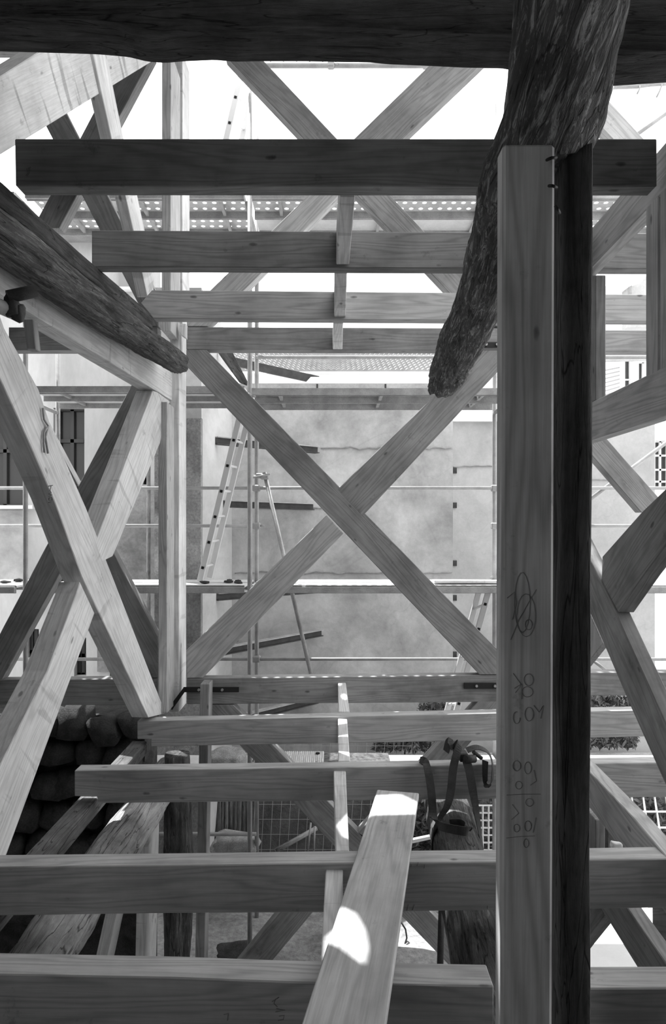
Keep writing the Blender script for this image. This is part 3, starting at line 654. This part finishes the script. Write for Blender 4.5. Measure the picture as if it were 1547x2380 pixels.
# noggins
nog = 'noggins between the joists'
def nogd(label, q, z, h=.19): slab('noggin', label, 'noggin', [PZ(x, y, z) for x, y in q], (0, 0, h), M['pale'], group=nog)
nogd('overhead noggin between the nearest and the second joist', [(790, 457), (825, 457), (811, 615), (781, 615)], 1.45)
nogd('overhead noggin between the second and the third joist', [(778, 635), (806, 635), (803, 738), (776, 738)], 1.45, .18)
nogd('overhead noggin between the third joist and the head beam', [(776, 752), (797, 752), (795, 812), (773, 812)], 1.45, .15)
slab('noggin', 'low noggin between the sill beam and the farthest low joist', 'noggin', [P(785, 1586, 5.595), P(803, 1586, 5.595), P(812, 1654, 5.275), P(786, 1654, 5.275)], (0, 0, -.12), M['pale'], group=nog)
nogd('low noggin between the farthest low joist and the strap joist', [(785, 1670), (806, 1670), (813, 1769), (786, 1769)], -1.447, -.17)
nogd('low noggin with the sun patch, left of the plank top', [(775, 1790), (803, 1790), (811, 1978), (780, 1978)], -1.45, -.17)
nogd('low noggin nearest the camera, half under the leaning plank', [(757, 2014), (797, 2014), (787, 2234), (745, 2234)], -1.455, -.17)
# loose plank on the joists
pk = [PZ(876, 1835, -1.405), PZ(973, 1843, -1.405), PZ(890, 2420, -1.405), PZ(688, 2420, -1.405)]
slab('loose_plank', 'long new plank lying across the low joists in the foreground', 'plank', pk, (0, 0, -.028), M['plank'])

# ================================================================ LEFT TIMBER WALL
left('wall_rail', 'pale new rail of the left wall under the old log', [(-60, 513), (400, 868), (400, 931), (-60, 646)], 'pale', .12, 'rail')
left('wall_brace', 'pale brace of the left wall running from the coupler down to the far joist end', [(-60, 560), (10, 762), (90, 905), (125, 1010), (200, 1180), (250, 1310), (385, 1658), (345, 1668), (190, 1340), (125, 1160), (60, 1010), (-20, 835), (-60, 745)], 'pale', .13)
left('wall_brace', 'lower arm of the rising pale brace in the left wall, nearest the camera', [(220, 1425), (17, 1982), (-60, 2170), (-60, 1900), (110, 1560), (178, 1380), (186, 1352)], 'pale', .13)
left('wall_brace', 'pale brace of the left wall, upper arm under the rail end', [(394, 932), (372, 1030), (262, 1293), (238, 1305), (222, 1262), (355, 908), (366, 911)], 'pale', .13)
left('upper_wall_brace', 'wide rough-sawn pale timber at upper left under the old beam', [(-90, 235), (110, 108), (410, 108), (62, 322), (-90, 415)], 'rough', .12)
left('upper_wall_brace', 'slender pale brace falling from the old beam to the third joist end at upper left', [(215, 118), (246, 118), (287, 322), (319, 454), (338, 545), (357, 640), (357, 690), (343, 690), (310, 534), (292, 454), (260, 322)], 'pale', .08, a=-1.86)
# wall plate and old log
loft('old_wall_plate', 'dark old squared plate carrying the left ends of the overhead joists', 'beam', [(P(0, 0, 2.2)*0+Vector((-1.49-.06+.02, 2.2, 1.39)), .085, .062), (Vector((-1.25-.06, 4.65, 1.385)), .085, .06)], M['old'], sq=9, rough=.05, seed=2)
loft('old_log', 'gnarled dark old log along the left wall between plate and pale rail', 'log', [(Vector((-1.53, 2.0, 1.245)), .10, .10), (Vector((-1.41, 3.2, 1.24)), .105, .10), (Vector((-1.30, 4.3, 1.24)), .10, .095), (Vector((-1.185, 5.22, 1.255)), .085, .09)], M['logd'], rough=.13, seed=4, ragged=.06, nseg=40, rings=120)
# near scaffold tube with coupler
nt_ = thing('tube_coupling', 'short scaffold tube end with a dark coupler against the pale left rail', 'scaffold tube', P(20, 720, 2.8))
tube('tube', P(-120, 660, 2.6), P(36, 728, 2.85), .030, M['steel'], nt_)
tube('coupler_sleeve', P(18, 690, 2.8), P(84, 676, 2.85), .026, M['iron'], nt_, seg=16)
rock('clamp_body', P(28, 712, 2.82), (.03, .03, .05), 2, 'iron', nt_)
rock('clamp_body', P(44, 728, 2.84), (.022, .03, .04), 6, 'iron', nt_)
post('strut', 'short grey strut hanging below the coupler at far left', 53, 76, 3.5, 742, 812, .06, 'weather', 62, 84)
hk = thing('metal_strap', 'thin bent metal strap nailed to the near pale brace', 'strap', WL(100, 960))
for q in ([(94, 948), (97, 975), (107, 990), (100, 1015), (106, 1054)], [(107, 990), (97, 1005), (96, 1030), (98, 1052)]):
    pathtube('strip', [WL(x, y)+Vector((.012, 0, 0)) for x, y in q], .006, M['steeld'], hk)
# ================================================================ RIGHT TIMBER WALL
right('wall_rail', 'rail of the right wall just above eye level', [(1330, 956), (1640, 805), (1640, 936), (1330, 1037)], 'new', .073, 'rail')
right('upper_wall_rail', 'double upper rail of the right wall running up to the right edge', [(1330, 581), (1640, 222), (1640, 341), (1330, 667)], 'new', .073, 'rail')
right('wall_post', 'grooved post of the right wall standing on the rail at the right edge', [(1500, 440), (1529, 422), (1529, 864), (1500, 878)], 'new', .073, 'post')
right('wall_post', 'second post of the right wall at the very right edge beyond the groove', [(1533, 400), (1640, 300), (1640, 800), (1533, 862)], 'new', .073, 'post')
right('wall_post', 'dark short post between the rails beside the old post at right', [(1340, 640), (1383, 640), (1383, 930), (1340, 953)], 'newd', .057, 'post')
right('wall_brace', 'brace of the right wall falling towards the lower right edge', [(1335, 1230), (1364, 1290), (1394, 1349), (1431, 1425), (1464, 1499), (1532, 1650), (1660, 1935), (1605, 1950), (1547, 1827), (1468, 1650), (1404, 1500), (1365, 1411), (1335, 1345)], 'weather', .073)
right('wall_brace', 'wide brace of the right wall rising to the right edge, rough faced', [(1640, 1045), (1490, 1190), (1399, 1293), (1397, 1350), (1436, 1424), (1495, 1336), (1640, 1143)], 'newd', .08, a=1.43)
right('wall_brace', 'lower end of the rising right brace beside the old post', [(1335, 1360), (1364, 1415), (1400, 1494), (1393, 1478), (1393, 1483), (1335, 1560)][0:2]+[(1400, 1496), (1335, 1578)], 'new', .04, a=1.45)
right('bottom_rail', 'sloping-looking bottom rail of the right wall under the joists, sun-patched top', [(1330, 1754), (1352, 1776), (1473, 1902), (1547, 1990), (1640, 2085), (1640, 2260), (1434, 1963), (1384, 1896), (1330, 1830)], 'new', .08, 'rail')
right('lower_wall_post', 'dark post below the bottom rail at right, between old post and brace', [(1335, 1850), (1383, 1905), (1383, 2140), (1335, 2140)], 'newd', .057, 'post', a=1.55)
beam('lower_bay_post', 'very dark post below the floor at right', FR([(1384, 1890), (1414, 1890), (1414, 2110), (1384, 2110)], 5.5), 'old', .1, cat='post')
right('lower_wall_brace', 'dark brace below the floor at right falling to the lower right', [(1340, 2020), (1400, 2020), (1458, 2111), (1547, 2239), (1575, 2280), (1500, 2280), (1406, 2128)], 'newd', .073, a=1.46)
right('lower_wall_brace', 'dark brace below the floor at right beside the old post, rising right', [(1335, 2110), (1395, 2110), (1404, 2128), (1352, 2195), (1335, 2218)], 'newd', .073, a=1.48)
right('lower_wall_post', 'dark post below the floor at the right edge', [(1515, 2080), (1640, 2080), (1640, 2300), (1515, 2240)], 'newd', .08, 'post', a=1.70)
rock('foam_blob', PZ(1431, 1968, -1.43)+Vector((0, 0, .008)), (.026, .02, .014), 3, 'foam', None, 'white blob of expanding foam on the low joist at right', 'foam', sub=3)

# ================================================================ OLD TIMBERS
ob = [(-120, -10), (1700, -10), (1700, 192), (1547, 196), (1410, 205), (1300, 205), (1200, 170), (1160, 163), (1080, 162), (1000, 158), (900, 154), (860, 150), (800, 149), (700, 147), (600, 147), (545, 148), (500, 144), (430, 147), (385, 151), (345, 148), (300, 137), (230, 131), (140, 128), (0, 124), (-120, 122)]
slab('old_tie_beam', 'massive dark old beam across the top edge with a wavy underside', 'beam', FR(ob, 2.82), Y*-.22, M['old'], bevel=.012)
loft('old_roof_log', 'thick old log running from the top edge away to its broken end before the cross', 'log',
     [(P(1345, -160, 1.34), .125, .125), (P(1330, 0, 1.50), .128, .12), (P(1271, 300, 1.93), .135, .125), (P(1226, 400, 2.15), .135, .125), (P(1172, 550, 2.68), .128, .125), (P(1105, 720, 3.55), .125, .13), (P(1045, 860, 4.6), .13, .13), (P(1030, 892, 4.9), .11, .10)],
     M['log'], rough=.13, seed=9, ragged=.14, nseg=48, rings=160)
slab('big_post', 'big new square post in the right foreground with pencil scribbles, under the old log', 'post', FR([(1168, 333), (1290, 333), (1283, 2470), (1163, 2470)], 1.78), Y*.065, M['newp'] if 'newp' in M else M['new'], bevel=.008)
loft('old_post', 'dark old split post fixed behind the right side of the big post', 'post', [(P(1320, 2500, 1.93), .043, .07), (P(1318, 1700, 1.93), .045, .07), (P(1322, 1050, 1.93), .045, .07), (P(1325, 600, 1.93), .042, .07), (P(1326, 296, 1.93), .041, .07)], M['oldpost'], sq=6, rough=.05, up=Y, seed=12, nseg=36, rings=120)
for (x, y, x2, y2) in ((1270, 372, 1292, 366), (1275, 432, 1293, 436), (1290, 480, 1300, 495)):
    pathtube('bent_nail', [P(x, y, 1.77), P((x+x2)/2, (y+y2)/2-2, 1.74), P(x2, y2, 1.78)], .004, M['iron'], label='bent old nail beside the top of the big post, %s' % {372: 'uppermost', 432: 'middle', 480: 'lowest'}[y], cat='nail')
loft('lower_log', 'old grey log under the low joists at lower left', 'log', [(Vector((-1.28, 2.0, -1.89)), .125, .12), (Vector((-1.28, 3.6, -1.88)), .125, .12), (Vector((-1.27, 5.3, -1.90)), .13, .12)], M['loglow'], rough=.12, seed=21, nseg=36)
slab('old_ledger', 'square old ledger beside the lower left log carrying joist ends', 'beam', [(-1.545, 2.6, -1.645), (-1.43, 2.6, -1.645), (-1.43, 5.25, -1.645), (-1.545, 5.25, -1.645)], (0, 0, -.10), M['ledger'], bevel=.006)
loft('lower_log', 'old dark log under the low joists behind the strap, left of the big post', 'log', [(Vector((.62, 2.3, -1.84)), .16, .15), (Vector((.68, 3.2, -1.86)), .15, .15), (Vector((.78, 4.9, -1.86)), .14, .14)], M['logd'], rough=.08, seed=31, nseg=36)
loft('rough_post', 'rough old trunk post below the floor at left', 'post', [(P(412, 2300, 5.0), .095, .09), (P(416, 2000, 5.0), .10, .09), (P(412, 1800, 5.0), .09, .09), (P(410, 1752, 5.0), .09, .09)], M['logd'], rough=.16, up=Y, seed=41, nseg=32)
post('lower_stud', 'upright new stud below the floor at left, with pale side', 322, 345, 5.0, 1872, 2290, .33, 'pale', 313, 336)
post('lower_stud', 'leaning new stud below the floor at left, left of the upright stud', 296, 322, 4.85, 1890, 2290, .24, 'pale', 208, 236)
tube('drain_pipe', P(1020, 2330, 5.0), P(1026, 2112, 5.0), .024, M['iron'], label='dark pipe under the floor left of the old log', cat='pipe')
tube('downpipe', P(345, 1062, 8.6), P(345, 1520, 8.6), .026, M['loglow'], label='rusty downpipe on the left house between brace and corner post', cat='pipe')

# dark rubble wall under the left bay
rw_ = box('wall_left_stone', (-4.2, 6.35, -4.5), (-1.75, 6.8, -1.75), M['stone'], kind='structure')
for r in range(7):
    n = 9
    for k in range(n):
        x = -4.05+k*.285+random.uniform(-.05, .05)+(r % 2)*.12; z = -1.82-r*.27+random.uniform(-.04, .04)
        if x > -1.7: continue
        rock('stone', Vector((x, 6.28+random.uniform(-.05, .05), z)), (random.uniform(.14, .2), .16, random.uniform(.12, .17)), r*11+k, 'stone', rw_)

# ================================================================ RATCHET STRAP
st = thing('ratchet_strap', 'dark ratchet strap looped over the low joist left of the big post', 'strap', P(1060, 1775, 4.05))
def ribbon(pts, w=.048, th=.0035, twist=0):
    """pts = [(x, y, d, twist)]"""
    ps = [(P(p[0], p[1], p[2]), p[3] if len(p) > 3 else 0) for p in pts]
    # Catmull-Rom resample
    out = []
    for i in range(len(ps)-1):
        p0, p1, p2, p3 = ps[max(i-1, 0)], ps[i], ps[i+1], ps[min(i+2, len(ps)-1)]
        for k in range(6):
            f = k/6; f2, f3 = f*f, f*f*f
            q = .5*((2*p1[0])+(p2[0]-p0[0])*f+(2*p0[0]-5*p1[0]+4*p2[0]-p3[0])*f2+(3*p1[0]-p0[0]-3*p2[0]+p3[0])*f3)
            out.append((q, p1[1]*(1-f)+p2[1]*f))
    out.append(ps[-1])
    bm = bmesh.new(); prev = None
    for i, (p, tw) in enumerate(out):
        t = (out[min(i+1, len(out)-1)][0]-out[max(i-1, 0)][0]).normalized()
        s = t.cross(Y).normalized(); n = s.cross(t).normalized()
        if s.x < 0 and abs(t.z) > .5: s, n = -s, -n
        a = math.radians(tw); s2 = s*math.cos(a)+n*math.sin(a); n2 = n*math.cos(a)-s*math.sin(a)
        if prev and s2.dot(prev[1]) < 0: s2, n2 = -s2, -n2
        v = [bm.verts.new(p+s2*w/2*e+n2*th*f) for e, f in ((-1, -.5), (1, -.5), (1, .5), (-1, .5))]
        if prev:
            for k in range(4): bm.faces.new((prev[0][k], prev[0][(k+1) % 4], v[(k+1) % 4], v[k]))
        prev = (v, s2)
    return link_bm('webbing', bm, M['strap'], st, smooth=False)
ribbon([(975, 1768, 4.12, 70), (988, 1772, 4.03, 40), (996, 1800, 4.0, 20), (1003, 1850, 3.98, 15), (1006, 1895, 3.96, 10), (1018, 1917, 3.82, 30), (1045, 1926, 3.74, 5), (1082, 1932, 3.72, 5), (1088, 1926, 3.78, 0), (1072, 1914, 3.86, 0), (1045, 1914, 3.88, 0)])
ribbon([(1036, 1747, 4.1, 50), (1044, 1722, 4.08, 40), (1053, 1742, 4.06, 50)], .045)
ribbon([(1052, 1745, 4.08, 60), (1068, 1727, 4.03, 30), (1062, 1748, 4.0, 10), (1053, 1785, 3.99, 5), (1047, 1840, 3.98, 10), (1038, 1875, 3.97, 25), (1020, 1905, 3.98, 40), (1010, 1940, 4.0, 50), (1008, 1985, 4.0, 40), (1010, 2030, 4.0, 30)])
ribbon([(1082, 1765, 4.0, 20), (1090, 1790, 3.99, 10), (1097, 1830, 3.99, 15), (1106, 1880, 4.0, 40), (1114, 1930, 4.02, 60), (1124, 1985, 4.05, 80)], .05)
ribbon([(1084, 1744, 4.1, 70), (1108, 1737, 4.1, 75), (1132, 1748, 4.08, 80), (1144, 1775, 4.02, 70), (1143, 1810, 4.0, 60), (1135, 1826, 3.99, 75), (1127, 1815, 4.03, 70), (1127, 1768, 4.04, 60)], .05)
tube('ratchet_drum', P(1082, 1765, 3.99), P(1102, 1763, 4.02), .024, M['iron'], st, seg=16)
box('ratchet_body', tuple(P(1068, 1772, 4.04)), tuple(P(1088, 1752, 4.04)+Vector((0, .08, 0))), M['iron'], st, bevel=.006)
tube('ratchet_handle', P(1100, 1748, 4.02), P(1118, 1762, 4.06), .012, M['iron'], st)

# ================================================================ PENCIL MARKS on the big post and joists
def marks(parent_label, d, strokes, r=.0008, name='pencil_marks', mat='pencil'):
    t = thing(name, parent_label, 'pencil marks', P(strokes[0][0][0], strokes[0][0][1], d))
    for s in strokes: pathtube('stroke', [P(x, y, d) for x, y in s], r, M[mat], t, seg=4)
def loopy(cx, cy, rx, ry, n=14, ph=0, turns=1.0):
    return [(cx+rx*math.cos(ph+turns*2*math.pi*k/n), cy+ry*math.sin(ph+turns*2*math.pi*k/n)) for k in range(n+1)]
DPM = 1.778
marks('looping pencil scribble on the middle of the big post', DPM, [loopy(1213, 1400, 18, 70, 18, 1.2, 1.05), loopy(1222, 1430, 22, 50, 18, .4, 1.1), [(1186, 1487), (1205, 1440), (1228, 1400), (1246, 1370)], loopy(1228, 1452, 8, 12), [(1190, 1440), (1200, 1400), (1196, 1375), (1178, 1390)]])
marks('pencilled figures on the lower middle of the big post', DPM, [loopy(1228, 1580, 11, 14), loopy(1225, 1608, 13, 12), [(1192, 1565), (1210, 1590), (1195, 1600)], [(1197, 1610), (1212, 1590), (1212, 1625)], loopy(1229, 1660, 10, 16), loopy(1200, 1668, 8, 14, 12, 0, .8), [(1240, 1640), (1252, 1655), (1262, 1640), (1256, 1670)]])
marks('column of pencilled sums with two ruled lines low on the big post', DPM, [[(1177, 1848), (1215, 1846), (1256, 1846)], [(1176, 1948), (1210, 1944), (1242, 1943)], loopy(1200, 1780, 9, 12), loopy(1226, 1785, 8, 14), [(1240, 1790), (1246, 1815), (1232, 1825)], loopy(1205, 1825, 8, 9), loopy(1230, 1865, 9, 9), [(1190, 1870), (1205, 1890), (1188, 1905)], loopy(1200, 1925, 7, 9), loopy(1226, 1920, 8, 12), [(1245, 1900), (1238, 1935)], loopy(1222, 1960, 6, 10)])
marks('brush of small letters scrawled on the near pale left brace', 1, [[(0, 0), (1, 1)]], .0001) if False else None
sm = thing('stamp_marks', 'dark scrawled letters on the pale near brace of the left wall', 'marks', WL(117, 1148))
for k, s in enumerate(([(112, 1130), (122, 1128)], [(118, 1130), (116, 1140), (119, 1146)], [(112, 1148), (121, 1150), (113, 1154)], [(113, 1158), (120, 1156), (120, 1163), (113, 1162), (113, 1158)], [(112, 1168), (119, 1166)])):
    pathtube('stroke', [WL(x, y)+Vector((.001, 0, 0)) for x, y in s], .002, M['paint'], sm, seg=4)
marks('handwritten tally at the left end of the nearest overhead joist', 2.879, [[(62, 392), (64, 402), (60, 408)], [(66, 390), (68, 402), (64, 410)], [(70, 388), (70, 398)]], .0012)
marks('pencilled figures low on the nearest joist left of the plank', 2.179, [[(640, 2322), (636, 2332), (644, 2340)], [(632, 2328), (648, 2318)], [(642, 2344), (662, 2348), (640, 2352)], [(648, 2362), (660, 2360), (658, 2370), (646, 2372)], [(520, 2358), (530, 2356), (528, 2372)]], .0013)
marks('short tally strokes on the wide low joist right of the plank', 2.899, [[(957, 2008), (955, 2014)], [(971, 2004), (969, 2013)], [(987, 2010), (985, 2018)], [(949, 2102), (945, 2116)], [(963, 2102), (958, 2115)], [(1132, 2105), (1132, 2112)]], .0016)
